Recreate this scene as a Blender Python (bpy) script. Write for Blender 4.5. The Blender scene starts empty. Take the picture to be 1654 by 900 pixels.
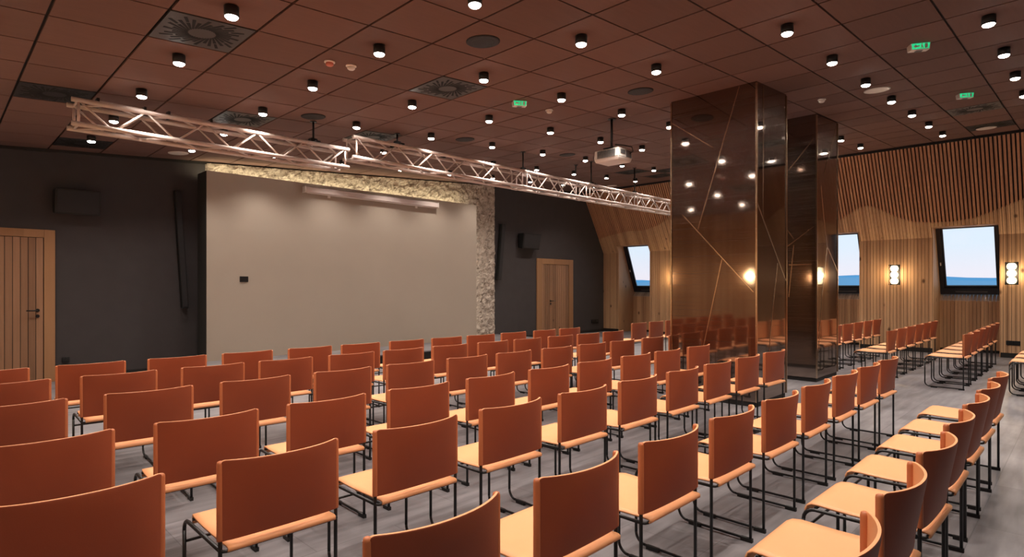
import bpy, bmesh, math, random
from mathutils import Vector, noise
R = math.radians
scene = bpy.context.scene
COL = scene.collection
random.seed(7)

# ------------------------------------------------------------------ camera, world, exposure
CAMZ = 1.45
FPX = 940.0
cam_d = bpy.data.cameras.new('camera'); cam = bpy.data.objects.new('camera', cam_d); COL.objects.link(cam)
cam_d.sensor_width = 36.0; cam_d.lens = FPX / 1654 * 36.0
cam_d.shift_y = 13.0 / 1654
cam_d.clip_start = 0.05; cam_d.clip_end = 3000
cam.location = (0, 0, CAMZ)
cam.rotation_euler = (R(90), 0, math.atan2(937, 940) - R(90))
scene.camera = cam
scene.view_settings.view_transform = 'Standard'
scene.view_settings.look = 'None'
scene.view_settings.exposure = 0.0
scene.view_settings.gamma = 1.0
scene.view_settings.use_curve_mapping = False

SPOT_W = 86.0          # every ceiling downlight
SPOT_COL = (1.0, 0.90, 0.80)
SCONCE_W = 15.0
COVE_W = 14.0

w = bpy.data.worlds.new('dusk_sky'); scene.world = w; w.use_nodes = True
nt = w.node_tree; nt.nodes.clear()
wo = nt.nodes.new('ShaderNodeOutputWorld'); bg = nt.nodes.new('ShaderNodeBackground')
tc = nt.nodes.new('ShaderNodeTexCoord'); sx = nt.nodes.new('ShaderNodeSeparateXYZ'); cr = nt.nodes.new('ShaderNodeValToRGB')
nt.links.new(tc.outputs['Generated'], sx.inputs[0]); nt.links.new(sx.outputs['Z'], cr.inputs[0])
nt.links.new(cr.outputs[0], bg.inputs[0]); nt.links.new(bg.outputs[0], wo.inputs[0])
e = cr.color_ramp.elements
e[0].position = 0.0; e[0].color = (0.90, 0.80, 0.84, 1)
e[1].position = 0.35; e[1].color = (0.56, 0.76, 0.92, 1)
m_ = cr.color_ramp.elements.new(0.06); m_.color = (0.74, 0.82, 0.90, 1)
bg.inputs[1].default_value = 1.15

# ------------------------------------------------------------------ materials
def nodes(name):
    m = bpy.data.materials.new(name); m.use_nodes = True
    return m, m.node_tree, m.node_tree.nodes['Principled BSDF']

def mat(name, col, rough=0.5, metal=0.0, bump=0.0, bscale=60.0, var=0.0, vscale=4.0, spec=0.5):
    m, t, p = nodes(name)
    p.inputs['Base Color'].default_value = (*col, 1); p.inputs['Roughness'].default_value = rough
    p.inputs['Metallic'].default_value = metal; p.inputs['Specular IOR Level'].default_value = spec
    co = t.nodes.new('ShaderNodeTexCoord')
    if var:
        n = t.nodes.new('ShaderNodeTexNoise'); n.inputs['Scale'].default_value = vscale; n.inputs['Detail'].default_value = 4
        r = t.nodes.new('ShaderNodeValToRGB')
        r.color_ramp.elements[0].position = 0.3; r.color_ramp.elements[1].position = 0.7
        r.color_ramp.elements[0].color = (*[c * (1 - var) for c in col], 1)
        r.color_ramp.elements[1].color = (*[min(1, c * (1 + var)) for c in col], 1)
        t.links.new(co.outputs['Object'], n.inputs['Vector']); t.links.new(n.outputs['Fac'], r.inputs[0])
        t.links.new(r.outputs[0], p.inputs['Base Color'])
    if bump:
        n = t.nodes.new('ShaderNodeTexNoise'); n.inputs['Scale'].default_value = bscale; n.inputs['Detail'].default_value = 3
        b = t.nodes.new('ShaderNodeBump'); b.inputs['Strength'].default_value = bump; b.inputs['Distance'].default_value = 0.01
        t.links.new(co.outputs['Object'], n.inputs['Vector']); t.links.new(n.outputs['Fac'], b.inputs['Height'])
        t.links.new(b.outputs[0], p.inputs['Normal'])
    return m

def emit(name, col, strength, sample=False):
    m, t, p = nodes(name)
    p.inputs['Base Color'].default_value = (*col, 1)
    p.inputs['Emission Color'].default_value = (*col, 1); p.inputs['Emission Strength'].default_value = strength
    if not sample:
        m.cycles.emission_sampling = 'NONE'
    return m

def wood(name, c1, c2, plank, axis='Y', knots=True, rough=0.55):
    """vertical planks: tone changes from plank to plank, grain runs up, a few knots"""
    m, t, p = nodes(name)
    p.inputs['Roughness'].default_value = rough
    co = t.nodes.new('ShaderNodeTexCoord'); s = t.nodes.new('ShaderNodeSeparateXYZ')
    t.links.new(co.outputs['Object'], s.inputs[0])
    d = t.nodes.new('ShaderNodeMath'); d.operation = 'DIVIDE'; d.inputs[1].default_value = plank
    t.links.new(s.outputs[axis], d.inputs[0])
    f = t.nodes.new('ShaderNodeMath'); f.operation = 'FLOOR'; t.links.new(d.outputs[0], f.inputs[0])
    wn = t.nodes.new('ShaderNodeTexWhiteNoise'); wn.noise_dimensions = '1D'; t.links.new(f.outputs[0], wn.inputs['W'])
    mp = t.nodes.new('ShaderNodeMapping'); mp.inputs['Scale'].default_value = (30, 30, 1.6)
    t.links.new(co.outputs['Object'], mp.inputs[0])
    n = t.nodes.new('ShaderNodeTexNoise'); n.inputs['Scale'].default_value = 1.0; n.inputs['Detail'].default_value = 5
    n.noise_dimensions = '4D'; t.links.new(wn.outputs['Value'], n.inputs['W'])
    t.links.new(mp.outputs[0], n.inputs['Vector'])
    a = t.nodes.new('ShaderNodeMath'); a.operation = 'MULTIPLY_ADD'; a.inputs[1].default_value = 0.55
    t.links.new(wn.outputs['Value'], a.inputs[0])
    b = t.nodes.new('ShaderNodeMath'); b.operation = 'MULTIPLY'; b.inputs[1].default_value = 0.5
    t.links.new(n.outputs['Fac'], b.inputs[0]); t.links.new(b.outputs[0], a.inputs[2])
    r = t.nodes.new('ShaderNodeValToRGB')
    r.color_ramp.elements[0].position = 0.15; r.color_ramp.elements[1].position = 0.8
    r.color_ramp.elements[0].color = (*c1, 1); r.color_ramp.elements[1].color = (*c2, 1)
    t.links.new(a.outputs[0], r.inputs[0])
    out = r.outputs[0]
    if knots:
        mk = t.nodes.new('ShaderNodeMapping'); mk.inputs['Scale'].default_value = (2.6, 2.6, 1.5)
        t.links.new(co.outputs['Object'], mk.inputs[0])
        v = t.nodes.new('ShaderNodeTexVoronoi'); v.inputs['Scale'].default_value = 1.3
        t.links.new(mk.outputs[0], v.inputs['Vector'])
        kr = t.nodes.new('ShaderNodeValToRGB')
        kr.color_ramp.elements[0].position = 0.05; kr.color_ramp.elements[0].color = (0.22, 0.16, 0.12, 1)
        kr.color_ramp.elements[1].position = 0.13; kr.color_ramp.elements[1].color = (1, 1, 1, 1)
        t.links.new(v.outputs['Distance'], kr.inputs[0])
        mx = t.nodes.new('ShaderNodeMix'); mx.data_type = 'RGBA'; mx.blend_type = 'MULTIPLY'; mx.inputs[0].default_value = 1.0
        t.links.new(out, mx.inputs[6]); t.links.new(kr.outputs[0], mx.inputs[7]); out = mx.outputs[2]
    t.links.new(out, p.inputs['Base Color'])
    return m

M = {}
M['oak'] = wood('oak_planks', (0.40, 0.21, 0.105), (0.70, 0.43, 0.235), 0.066)
M['oak_slat'] = wood('oak_slats', (0.44, 0.20, 0.105), (0.64, 0.32, 0.17), 0.066, knots=False)
M['oak_gloss'] = wood('oak_sill', (0.42, 0.30, 0.22), (0.66, 0.50, 0.38), 0.066, knots=False, rough=0.12)
M['oak_x'] = wood('oak_door_boards', (0.19, 0.095, 0.05), (0.37, 0.195, 0.108), 0.088, axis='X')
M['oak_frame'] = wood('oak_frame', (0.28, 0.135, 0.06), (0.38, 0.195, 0.092), 0.5, axis='X', knots=False)
M['charcoal'] = mat('charcoal_paint', (0.046, 0.039, 0.040), 0.75, bump=0.05, bscale=200, var=0.06)
M['black'] = mat('matt_black', (0.006, 0.006, 0.006), 0.6, var=0.1)
M['black_metal'] = mat('black_powder_coat', (0.010, 0.010, 0.011), 0.38, var=0.1, vscale=30)
M['glide'] = mat('black_plastic_glide', (0.008, 0.008, 0.008), 0.6, var=0.1)
M['leather'] = mat('tan_saddle_leather', (0.80, 0.365, 0.165), 0.50, bump=0.06, bscale=350, var=0.05, vscale=3)
M['leather_back'] = mat('rust_saddle_leather', (0.29, 0.064, 0.024), 0.55, bump=0.06, bscale=350, var=0.05, vscale=3)
M['leather_back_lit'] = mat('rust_leather_lit', (0.50, 0.155, 0.06), 0.5, bump=0.06, bscale=350, var=0.05, vscale=3)  # back leather again, brightened to paint in light caught by the post sleeves
M['canvas'] = mat('grey_beige_plaster', (0.41, 0.345, 0.28), 0.8, bump=0.03, bscale=150, var=0.03, vscale=1.0)
M['panel_side'] = mat('dark_panel_side', (0.02, 0.018, 0.016), 0.7, var=0.05)
M['screen_case'] = mat('white_screen_case', (0.62, 0.52, 0.48), 0.5, var=0.02)
M['white_plastic'] = mat('white_plastic', (0.86, 0.80, 0.75), 0.4, var=0.03)
M['red_plastic'] = mat('red_plastic', (0.7, 0.22, 0.15), 0.4, var=0.03)
M['grey_grille'] = mat('grey_grille', (0.12, 0.12, 0.12), 0.5, var=0.1)
M['vent'] = mat('grey_vent_plate', (0.062, 0.050, 0.045), 0.5, var=0.05)
M['slot'] = mat('vent_slot_black', (0.004, 0.004, 0.004), 0.8, var=0.1)
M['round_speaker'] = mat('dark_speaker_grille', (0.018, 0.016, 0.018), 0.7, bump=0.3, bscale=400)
M['alu'] = mat('truss_aluminium', (0.60, 0.50, 0.46), 0.5, metal=0.2, var=0.08, vscale=12)
M['ceiling_back'] = mat('ceiling_grid_dark', (0.012, 0.008, 0.007), 0.8, var=0.1)
M['frame_dark'] = mat('anthracite_window_frame', (0.012, 0.013, 0.02), 0.35, var=0.1)
M['plinth'] = mat('dark_plinth', (0.012, 0.010, 0.009), 0.7, var=0.1)
M['brass'] = mat('brass_inlay', (0.62, 0.47, 0.33), 0.25, metal=1.0, var=0.1)
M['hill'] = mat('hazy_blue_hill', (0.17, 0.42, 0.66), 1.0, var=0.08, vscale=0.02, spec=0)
M['lamp_on'] = emit('downlight_glow', (1.0, 0.93, 0.84), 40)
M['lamp_dim'] = emit('downlight_dim', (1.0, 0.85, 0.7), 0.4)
M['sconce_on'] = emit('sconce_glow', (1.0, 0.80, 0.50), 5.5)
M['exit_green'] = emit('exit_green', (0.02, 0.62, 0.25), 0.9)
M['led'] = emit('led_strip', (1.0, 0.88, 0.55), 6.0)

# stage wall stone
m, t, p = nodes('rough_travertine')
co = t.nodes.new('ShaderNodeTexCoord'); n = t.nodes.new('ShaderNodeTexNoise'); n.inputs['Scale'].default_value = 13; n.inputs['Detail'].default_value = 8
n.inputs['Roughness'].default_value = 0.7
r = t.nodes.new('ShaderNodeValToRGB'); el = r.color_ramp.elements
el[0].position = 0.33; el[0].color = (0.16, 0.11, 0.08, 1); el[1].position = 0.52; el[1].color = (0.60, 0.50, 0.42, 1)
b = t.nodes.new('ShaderNodeBump'); b.inputs['Strength'].default_value = 1.0; b.inputs['Distance'].default_value = 0.05
t.links.new(co.outputs['Object'], n.inputs['Vector']); t.links.new(n.outputs['Fac'], r.inputs[0]); t.links.new(r.outputs[0], p.inputs['Base Color'])
t.links.new(n.outputs['Fac'], b.inputs['Height']); t.links.new(b.outputs[0], p.inputs['Normal']); p.inputs['Roughness'].default_value = 0.85
M['stone'] = m

# floor: grey vinyl planks, mottled
m, t, p = nodes('grey_vinyl_floor')
co = t.nodes.new('ShaderNodeTexCoord')
n = t.nodes.new('ShaderNodeTexNoise'); n.inputs['Scale'].default_value = 1.3; n.inputs['Detail'].default_value = 6
br = t.nodes.new('ShaderNodeTexBrick'); br.inputs['Scale'].default_value = 1.0; br.inputs['Brick Width'].default_value = 1.0
br.inputs['Row Height'].default_value = 0.5; br.inputs['Mortar Size'].default_value = 0.003
br.inputs['Color1'].default_value = (0.19, 0.18, 0.186, 1); br.inputs['Color2'].default_value = (0.25, 0.235, 0.243, 1); br.inputs['Mortar'].default_value = (0.15, 0.142, 0.148, 1)
mp = t.nodes.new('ShaderNodeMapping'); mp.inputs['Scale'].default_value = (1.2, 9, 1)
n2 = t.nodes.new('ShaderNodeTexNoise'); n2.inputs['Scale'].default_value = 1.5; n2.inputs['Detail'].default_value = 6
r = t.nodes.new('ShaderNodeValToRGB'); r.color_ramp.elements[0].position = 0.3; r.color_ramp.elements[0].color = (0.42, 0.41, 0.42, 1)
r.color_ramp.elements[1].position = 0.7; r.color_ramp.elements[1].color = (1.38, 1.37, 1.40, 1)
mix0 = t.nodes.new('ShaderNodeMath'); mix0.operation = 'MULTIPLY_ADD'; mix0.inputs[1].default_value = 0.5
mh = t.nodes.new('ShaderNodeMath'); mh.operation = 'MULTIPLY'; mh.inputs[1].default_value = 0.5
mx = t.nodes.new('ShaderNodeMix'); mx.data_type = 'RGBA'; mx.blend_type = 'MULTIPLY'; mx.inputs[0].default_value = 1.0
L = t.links.new
L(co.outputs['Object'], n.inputs['Vector']); L(co.outputs['Object'], br.inputs['Vector']); L(co.outputs['Object'], mp.inputs[0]); L(mp.outputs[0], n2.inputs['Vector'])
L(n2.outputs['Fac'], mh.inputs[0]); L(n.outputs['Fac'], mix0.inputs[0]); L(mh.outputs[0], mix0.inputs[2]); L(mix0.outputs[0], r.inputs[0])
L(br.outputs['Color'], mx.inputs[6]); L(r.outputs[0], mx.inputs[7]); L(mx.outputs[2], p.inputs['Base Color'])
p.inputs['Roughness'].default_value = 0.42; p.inputs['Specular IOR Level'].default_value = 0.4
M['floor'] = m

# ceiling tiles: brown-red boards, tone differs a little from tile to tile
TX0, TXP, TY0, TYP = 0.634, 0.6535, 5.594, 0.6632
m, t, p = nodes('brown_ceiling_tile')
co = t.nodes.new('ShaderNodeTexCoord'); mp = t.nodes.new('ShaderNodeMapping')
mp.inputs['Location'].default_value = (-TX0 / TXP, -TY0 / TYP, 0); mp.inputs['Scale'].default_value = (1 / TXP, 1 / TYP, 0)
fl = t.nodes.new('ShaderNodeVectorMath'); fl.operation = 'FLOOR'; wn = t.nodes.new('ShaderNodeTexWhiteNoise'); wn.noise_dimensions = '3D'
mp2 = t.nodes.new('ShaderNodeMapping'); mp2.inputs['Scale'].default_value = (3, 40, 1); n = t.nodes.new('ShaderNodeTexNoise'); n.inputs['Scale'].default_value = 1; n.inputs['Detail'].default_value = 4
ad = t.nodes.new('ShaderNodeMath'); ad.operation = 'ADD'
r = t.nodes.new('ShaderNodeValToRGB'); r.color_ramp.elements[0].position = 0.2; r.color_ramp.elements[1].position = 1.5 / 1.6
r.color_ramp.elements[0].color = (0.158, 0.091, 0.076, 1); r.color_ramp.elements[1].color = (0.205, 0.116, 0.096, 1)
L = t.links.new
L(co.outputs['Object'], mp.inputs[0]); L(mp.outputs[0], fl.inputs[0]); L(fl.outputs[0], wn.inputs['Vector'])
L(co.outputs['Object'], mp2.inputs[0]); L(mp2.outputs[0], n.inputs['Vector']); L(wn.outputs['Value'], ad.inputs[0]); L(n.outputs['Fac'], ad.inputs[1])
sc = t.nodes.new('ShaderNodeMath'); sc.operation = 'MULTIPLY'; sc.inputs[1].default_value = 0.62; L(ad.outputs[0], sc.inputs[0]); L(sc.outputs[0], r.inputs[0])
L(r.outputs[0], p.inputs['Base Color']); p.inputs['Roughness'].default_value = 0.85; p.inputs['Specular IOR Level'].default_value = 0.3
M['tile'] = m

# bronze mirror cladding of the columns, brushed sideways
m, t, p = nodes('brushed_bronze')
BR = (0.33, 0.262, 0.225, 1)
p.inputs['Metallic'].default_value = 1.0; p.inputs['Base Color'].default_value = BR; p.inputs['Roughness'].default_value = 0.055
p2 = t.nodes.new('ShaderNodeBsdfPrincipled'); p2.inputs['Metallic'].default_value = 1.0; p2.inputs['Base Color'].default_value = BR
p2.inputs['Roughness'].default_value = 0.36; p2.inputs['Anisotropic'].default_value = 0.93; p2.inputs['Anisotropic Rotation'].default_value = 0.0
tg = t.nodes.new('ShaderNodeTangent'); tg.direction_type = 'RADIAL'; tg.axis = 'Z'
co = t.nodes.new('ShaderNodeTexCoord'); mp = t.nodes.new('ShaderNodeMapping'); mp.inputs['Scale'].default_value = (.3, .3, 160)
n = t.nodes.new('ShaderNodeTexNoise'); n.inputs['Scale'].default_value = 1; n.inputs['Detail'].default_value = 3
r = t.nodes.new('ShaderNodeMapRange'); r.inputs['To Min'].default_value = 0.10; r.inputs['To Max'].default_value = 0.34
ms = t.nodes.new('ShaderNodeMixShader'); L = t.links.new
L(co.outputs['Object'], mp.inputs[0]); L(mp.outputs[0], n.inputs['Vector']); L(n.outputs['Fac'], r.inputs['Value']); L(r.outputs[0], ms.inputs[0])
L(tg.outputs[0], p2.inputs['Tangent']); L(p.outputs[0], ms.inputs[1]); L(p2.outputs[0], ms.inputs[2]); L(ms.outputs[0], t.nodes['Material Output'].inputs[0])
M['bronze'] = m

# glass
m, t, p = nodes('window_glass')
t.nodes.clear(); o = t.nodes.new('ShaderNodeOutputMaterial'); tr = t.nodes.new('ShaderNodeBsdfTransparent'); gl = t.nodes.new('ShaderNodeBsdfGlossy')
tr.inputs[0].default_value = (0.96, 0.98, 1, 1); gl.inputs['Roughness'].default_value = 0.02
fr = t.nodes.new('ShaderNodeFresnel'); fr.inputs[0].default_value = 1.3; ms = t.nodes.new('ShaderNodeMixShader')
t.links.new(fr.outputs[0], ms.inputs[0]); t.links.new(tr.outputs[0], ms.inputs[1]); t.links.new(gl.outputs[0], ms.inputs[2]); t.links.new(ms.outputs[0], o.inputs[0])
M['glass'] = m

# ------------------------------------------------------------------ mesh helpers
class MB:
    def __init__(s): s.bm = bmesh.new()
    def box(s, a, b, mi=0):
        (x0, y0, z0), (x1, y1, z1) = a, b
        v = [s.bm.verts.new(c) for c in ((x0,y0,z0),(x1,y0,z0),(x1,y1,z0),(x0,y1,z0),(x0,y0,z1),(x1,y0,z1),(x1,y1,z1),(x0,y1,z1))]
        for f in ((0,3,2,1),(4,5,6,7),(0,1,5,4),(1,2,6,5),(2,3,7,6),(3,0,4,7)):
            s.bm.faces.new([v[i] for i in f]).material_index = mi
        return s
    def hexa(s, pts, mi=0):
        """8 points: bottom four, top four"""
        v = [s.bm.verts.new(c) for c in pts]
        for f in ((0,3,2,1),(4,5,6,7),(0,1,5,4),(1,2,6,5),(2,3,7,6),(3,0,4,7)):
            s.bm.faces.new([v[i] for i in f]).material_index = mi
        return s
    def poly(s, pts, mi=0):
        f = s.bm.faces.new([s.bm.verts.new(c) for c in pts]); f.material_index = mi; return s
    def prism(s, pts, off, mi=0):
        """polygon extruded by the vector off"""
        a = [s.bm.verts.new(c) for c in pts]; b = [s.bm.verts.new(Vector(c) + Vector(off)) for c in pts]; k = len(a)
        s.bm.faces.new(a).material_index = mi; s.bm.faces.new(b[::-1]).material_index = mi
        for i in range(k):
            s.bm.faces.new([a[i], b[i], b[(i+1) % k], a[(i+1) % k]]).material_index = mi
        return s
    def tube(s, pts, rad, n=8, cap=True, mi=0):
        pts = [Vector(q) for q in pts]; rings = []; up = None
        for i, q in enumerate(pts):
            d = (pts[min(i+1, len(pts)-1)] - pts[max(i-1, 0)]).normalized()
            if up is None:
                up = Vector((0,0,1)) if abs(d.z) < 0.9 else Vector((1,0,0))
            a = d.cross(up).normalized(); bb = a.cross(d).normalized(); up = bb
            rings.append([s.bm.verts.new(q + rad * (math.cos(2*math.pi*k/n) * a + math.sin(2*math.pi*k/n) * bb)) for k in range(n)])
        for i in range(len(rings)-1):
            for k in range(n):
                f = s.bm.faces.new([rings[i][k], rings[i][(k+1) % n], rings[i+1][(k+1) % n], rings[i+1][k]]); f.smooth = True; f.material_index = mi
        if cap:
            s.bm.faces.new(rings[0][::-1]); s.bm.faces.new(rings[-1])
        return s
    def lathe(s, prof, c=(0,0,0), n=24, mi=0, smooth=True):
        """prof: list of (radius, z)"""
        rings = []
        for r_, z in prof:
            rings.append([s.bm.verts.new((c[0] + r_*math.cos(2*math.pi*k/n), c[1] + r_*math.sin(2*math.pi*k/n), c[2] + z)) for k in range(n)])
        for i in range(len(rings)-1):
            for k in range(n):
                f = s.bm.faces.new([rings[i][k], rings[i][(k+1) % n], rings[i+1][(k+1) % n], rings[i+1][k]]); f.smooth = smooth; f.material_index = mi
        s.bm.faces.new(rings[0][::-1]).material_index = mi; s.bm.faces.new(rings[-1]).material_index = mi
        return s
    def build(s, name, mats, parent=None, loc=None, bevel=0, seg=2):
        bmesh.ops.recalc_face_normals(s.bm, faces=s.bm.faces[:])
        me = bpy.data.meshes.new(name); s.bm.to_mesh(me); s.bm.free()
        for q in (mats if isinstance(mats, (list, tuple)) else [mats]): me.materials.append(q)
        o = bpy.data.objects.new(name, me); COL.objects.link(o)
        if parent: o.parent = parent
        if loc: o.location = loc
        if bevel:
            bv = o.modifiers.new('bevel', 'BEVEL'); bv.width = bevel; bv.segments = seg; bv.limit_method = 'ANGLE'
        return o

def arc(c, r_, a0, a1, n, plane='yz', x=0.0):
    out = []
    for i in range(n+1):
        a = R(a0 + (a1-a0)*i/n); out.append((x, c[0] + r_*math.cos(a), c[1] + r_*math.sin(a)))
    return out

def tag(o, label, cat, group=None, kind=None):
    if label: o['label'] = label
    if cat: o['category'] = cat
    if group: o['group'] = group
    if kind: o['kind'] = kind
    return o

def thing(name, loc, label, cat, rz=0, group=None):
    o = bpy.data.objects.new(name, None); COL.objects.link(o); o.location = loc; o.rotation_euler = (0, 0, rz)
    o.empty_display_size = 0.1
    return tag(o, label, cat, group)

def struct(o, label=None):
    o['kind'] = 'structure'
    if label: o['label'] = label
    return o

def copy_tree(o, parent=None):
    c = o.copy(); COL.objects.link(c); c.parent = parent
    for ch in o.children: copy_tree(ch, c)
    return c

def spot(name, parent, loc, watts, col, size=R(119), blend=1.0, rad=0.03):
    d = bpy.data.lights.get(name) or bpy.data.lights.new(name, 'SPOT')
    d.energy = watts; d.color = col; d.spot_size = size; d.spot_blend = blend; d.shadow_soft_size = rad
    o = bpy.data.objects.new(name, d); COL.objects.link(o); o.parent = parent; o.location = loc
    return o

ORD = ['first','second','third','fourth','fifth','sixth','seventh','eighth','ninth','tenth','eleventh','twelfth','thirteenth','fourteenth','fifteenth']
def zc(x): return 3.460 + 0.06406 * x           # the ceiling climbs towards the window wall

XL, XW, YF, YW = -1.0, 15.5, -3.2, 11.25        # left wall, window wall, wall behind the camera, stage wall
KZ, SK = 2.52, 0.591                            # the window wall leans in above this height
def sx_(z): return XW - (z - KZ) * SK           # inner face of the leaning part
XT = 14.42                                      # where it meets the ceiling

# ------------------------------------------------------------------ room shell
b = MB(); b.box((XL-.2, YF-.2, -.1), (XW+1.2, YW+.3, 0)); struct(b.build('floor', M['floor']))
b = MB(); b.box((XL-.2, YW+.04, 0), (XW+1.2, YW+.24, 4.7)); struct(b.build('wall_back', M['charcoal']))
b = MB(); b.box((XL-.2, YF-.2, 0), (XW+1.2, YF, 4.7)); struct(b.build('wall_front', M['charcoal']))
# painted skin of the stage wall with the openings' doors standing on it
b = MB(); b.box((XL, YW, 0.08), (XW, YW+.04, 4.5)); struct(b.build('trim_1', M['charcoal']))
b = MB(); b.box((XL, YW-.012, 0), (2.95, YW+.0, .08)); b.box((10.75, YW-.012, 0), (XW, YW, .08)); struct(b.build('baseboard_back', M['plinth']))

# left wall: ribbed wood
b = MB(); b.box((XL-.2, YF, 0), (XL-.02, YW, 3.7), 0)
y = YF
while y < YW - .02:
    b.box((XL-.02, y+.004, .1), (XL, min(y+.062, YW), 3.39), 1); y += .066
struct(b.build('wall_left', [M['plinth'], M['oak']]))

# ceiling: dark grid plane with a board in every field
VENTS = {(1,-1),(5,-1),(0,3),(3,3),(6,3),(1,7),(17,3),(18,2),(19,3),(16,-7),(19,-7)}
b = MB()
x0, x1, y0, y1 = XL-.1, 15.2, YF-.1, YW+.1
b.hexa([(x0,y0,zc(x0)+.02),(x1,y0,zc(x1)+.02),(x1,y1,zc(x1)+.02),(x0,y1,zc(x0)+.02),(x0,y0,zc(x0)+.2),(x1,y0,zc(x1)+.2),(x1,y1,zc(x1)+.2),(x0,y1,zc(x0)+.2)], 0)
g = .011
for i in range(-3, 22):
    for j in range(-14, 9):
        if (i, j) in VENTS: continue
        a0, a1 = TX0+TXP*i+g, TX0+TXP*(i+1)-g; c0, c1 = TY0+TYP*j+g*.8, TY0+TYP*(j+1)-g*.8
        a0 = max(a0, XL); a1 = min(a1, XT+.02); c0 = max(c0, YF); c1 = min(c1, YW)
        if a1 <= a0 or c1 <= c0: continue
        b.hexa([(a0,c0,zc(a0)),(a1,c0,zc(a1)),(a1,c1,zc(a1)),(a0,c1,zc(a0)),(a0,c0,zc(a0)+.02),(a1,c0,zc(a1)+.02),(a1,c1,zc(a1)+.02),(a0,c1,zc(a0)+.02)], 1)
struct(b.build('ceiling', [M['ceiling_back'], M['tile']]))

# ------------------------------------------------------------------ window wall
WINS = [(1.33, 2.47), (3.875, 5.01), (6.70, 7.84), (9.52, 10.67)]
HEADZ, SILLZ, NX = 2.73, 1.13, 16.3
WAVE = [(-3.2,3.0),(-2,3.25),(-1,2.92),(-.3,3.1),(.2,3.4),(.6,3.32),(.94,3.17),(1.18,3.08),(1.39,2.99),(1.74,2.87),(2.08,2.83),(2.43,2.83),(2.81,2.88),(3.05,2.98),(3.29,3.13),(3.5,3.25),(3.62,3.29),(3.75,3.27),(3.98,3.16),(4.17,3.05),
        (4.5,2.92),(5,2.86),(5.5,3.0),(6,3.25),(6.4,3.32),(6.9,3.05),(7.3,2.93),(7.8,3.1),(8.2,3.4),(8.53,3.44),(9.01,3.24),(9.53,3.13),(10.02,3.15),(10.73,3.07),(11.27,2.97)]
def wave(y):
    for (a, za), (c, zb) in zip(WAVE, WAVE[1:]):
        if a <= y <= c:
            f = (y-a)/(c-a); return za + (zb-za)*f
    return WAVE[-1][1]
def inwin(y0, y1):
    for a, c in WINS:
        if y1 > a and y0 < c: return True
    return False

# solid backing of the wall (dark), pierced by the window niches
b = MB()
segs = []; prev = YF
for a, c in WINS: segs.append((prev, a)); prev = c
segs.append((prev, YW))
for a, c in segs:
    b.box((XW+.02, a, 0), (16.52, c, 1.29))
    b.hexa([(XW+.02,a,1.29),(16.52,a,1.29),(16.52,c,1.29),(XW+.02,c,1.29),(XW+.02,a,KZ),(15.99,a,KZ),(15.99,c,KZ),(XW+.02,c,KZ)])
def slope_slab(b, y0, y1, z0, z1, d0, d1, mi=0):
    """slab on the leaning face between heights z0 and z1, from depth d0 to d1 behind its inner face"""
    def P(y, z, d): return (sx_(z) + d, y, z)
    b.hexa([P(y0,z0,d0),P(y1,z0,d0),P(y1,z0,d1),P(y0,z0,d1),P(y0,z1,d0),P(y1,z1,d0),P(y1,z1,d1),P(y0,z1,d1)], mi)
for a, c in segs: slope_slab(b, a, c, KZ, 4.5, .09, .47)
for a, c in WINS: slope_slab(b, a, c, HEADZ+.02, 4.5, .09, .50)
struct(b.build('wall_right', M['plinth']))

# vertical boards of the piers, niche linings
b = MB(); PW = .066
y = YF; k = 0
while y < YW - .01:
    ya, yb = y+.003, min(y+PW-.004, YW)
    if not inwin(ya, yb):
        b.box((XW, ya, .10), (XW+.02, yb, KZ))
    else:
        for a, c in WINS:
            if ya < a < yb: b.box((XW, ya, .10), (XW+.02, a, KZ))
            if ya < c < yb: b.box((XW, c, .10), (XW+.02, yb, KZ))
    y += PW
struct(b.build('trim_2', M['oak']))
b = MB()
for a, c in WINS:
    # reveals left and right, head, wall under the window, sloping sill
    for q, s_ in ((a, -1), (c, 1)):
        zz = [(XW, .0), (NX+.22, .0), (NX+.22, 1.3), (15.86, HEADZ+.04), (sx_(HEADZ), HEADZ+.02), (XW, KZ)]
        yy = q if s_ < 0 else q-.012
        b.prism([(x_, yy, z_) for x_, z_ in zz], (0, .012, 0))
    b.box((sx_(HEADZ), a, HEADZ), (15.9, c, HEADZ+.02))
    y = a+.012
    while y < c-.02:
        ye = min(y+PW-.006, c-.012)
        b.box((NX, y, .06), (NX+.02, ye, SILLZ))
        b.hexa([(NX,y,SILLZ),(NX,ye,SILLZ),(NX+.2,ye,SILLZ-.02),(NX+.2,y,SILLZ-.02),(NX,y,SILLZ+.012),(NX,ye,SILLZ+.012),(NX+.2,ye,1.30),(NX+.2,y,1.30)], 2)
        y += PW
    b.box((NX+.02, a, 0), (NX+.05, c, SILLZ-.01), 1)
struct(b.build('trim_3', [M['oak'], M['plinth'], M['oak_gloss']]))

# leaning part: full boards up to the wavy line, spaced battens above it
b = MB(); y = YF
while y < YW - .01:
    ya, yb = y+.003, min(y+PW-.004, YW); ym = (ya+yb)/2; zw = wave(ym)
    zb = HEADZ if inwin(ya+.02, yb-.02) else KZ
    slope_slab(b, ya, yb, zb, zw, 0, .05, 0)
    slope_slab(b, ym-.020, ym+.020, zw-.02, 4.40, 0, .075, 1)
    y += PW
struct(b.build('trim_4', [M['oak'], M['oak_slat']]))
b = MB(); b.box((XW+.005, YF, 0), (XW+.02, 1.33, .10)); 
for a, c in segs[1:]: b.box((XW+.005, a, 0), (XW+.02, c, .10))
struct(b.build('baseboard_right', M['plinth']))
b = MB(); b.box((XT-.03, YF, zc(XT)-.05), (XT+.01, YW, zc(XT)+.02)); struct(b.build('trim_5', M['plinth']))

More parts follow.
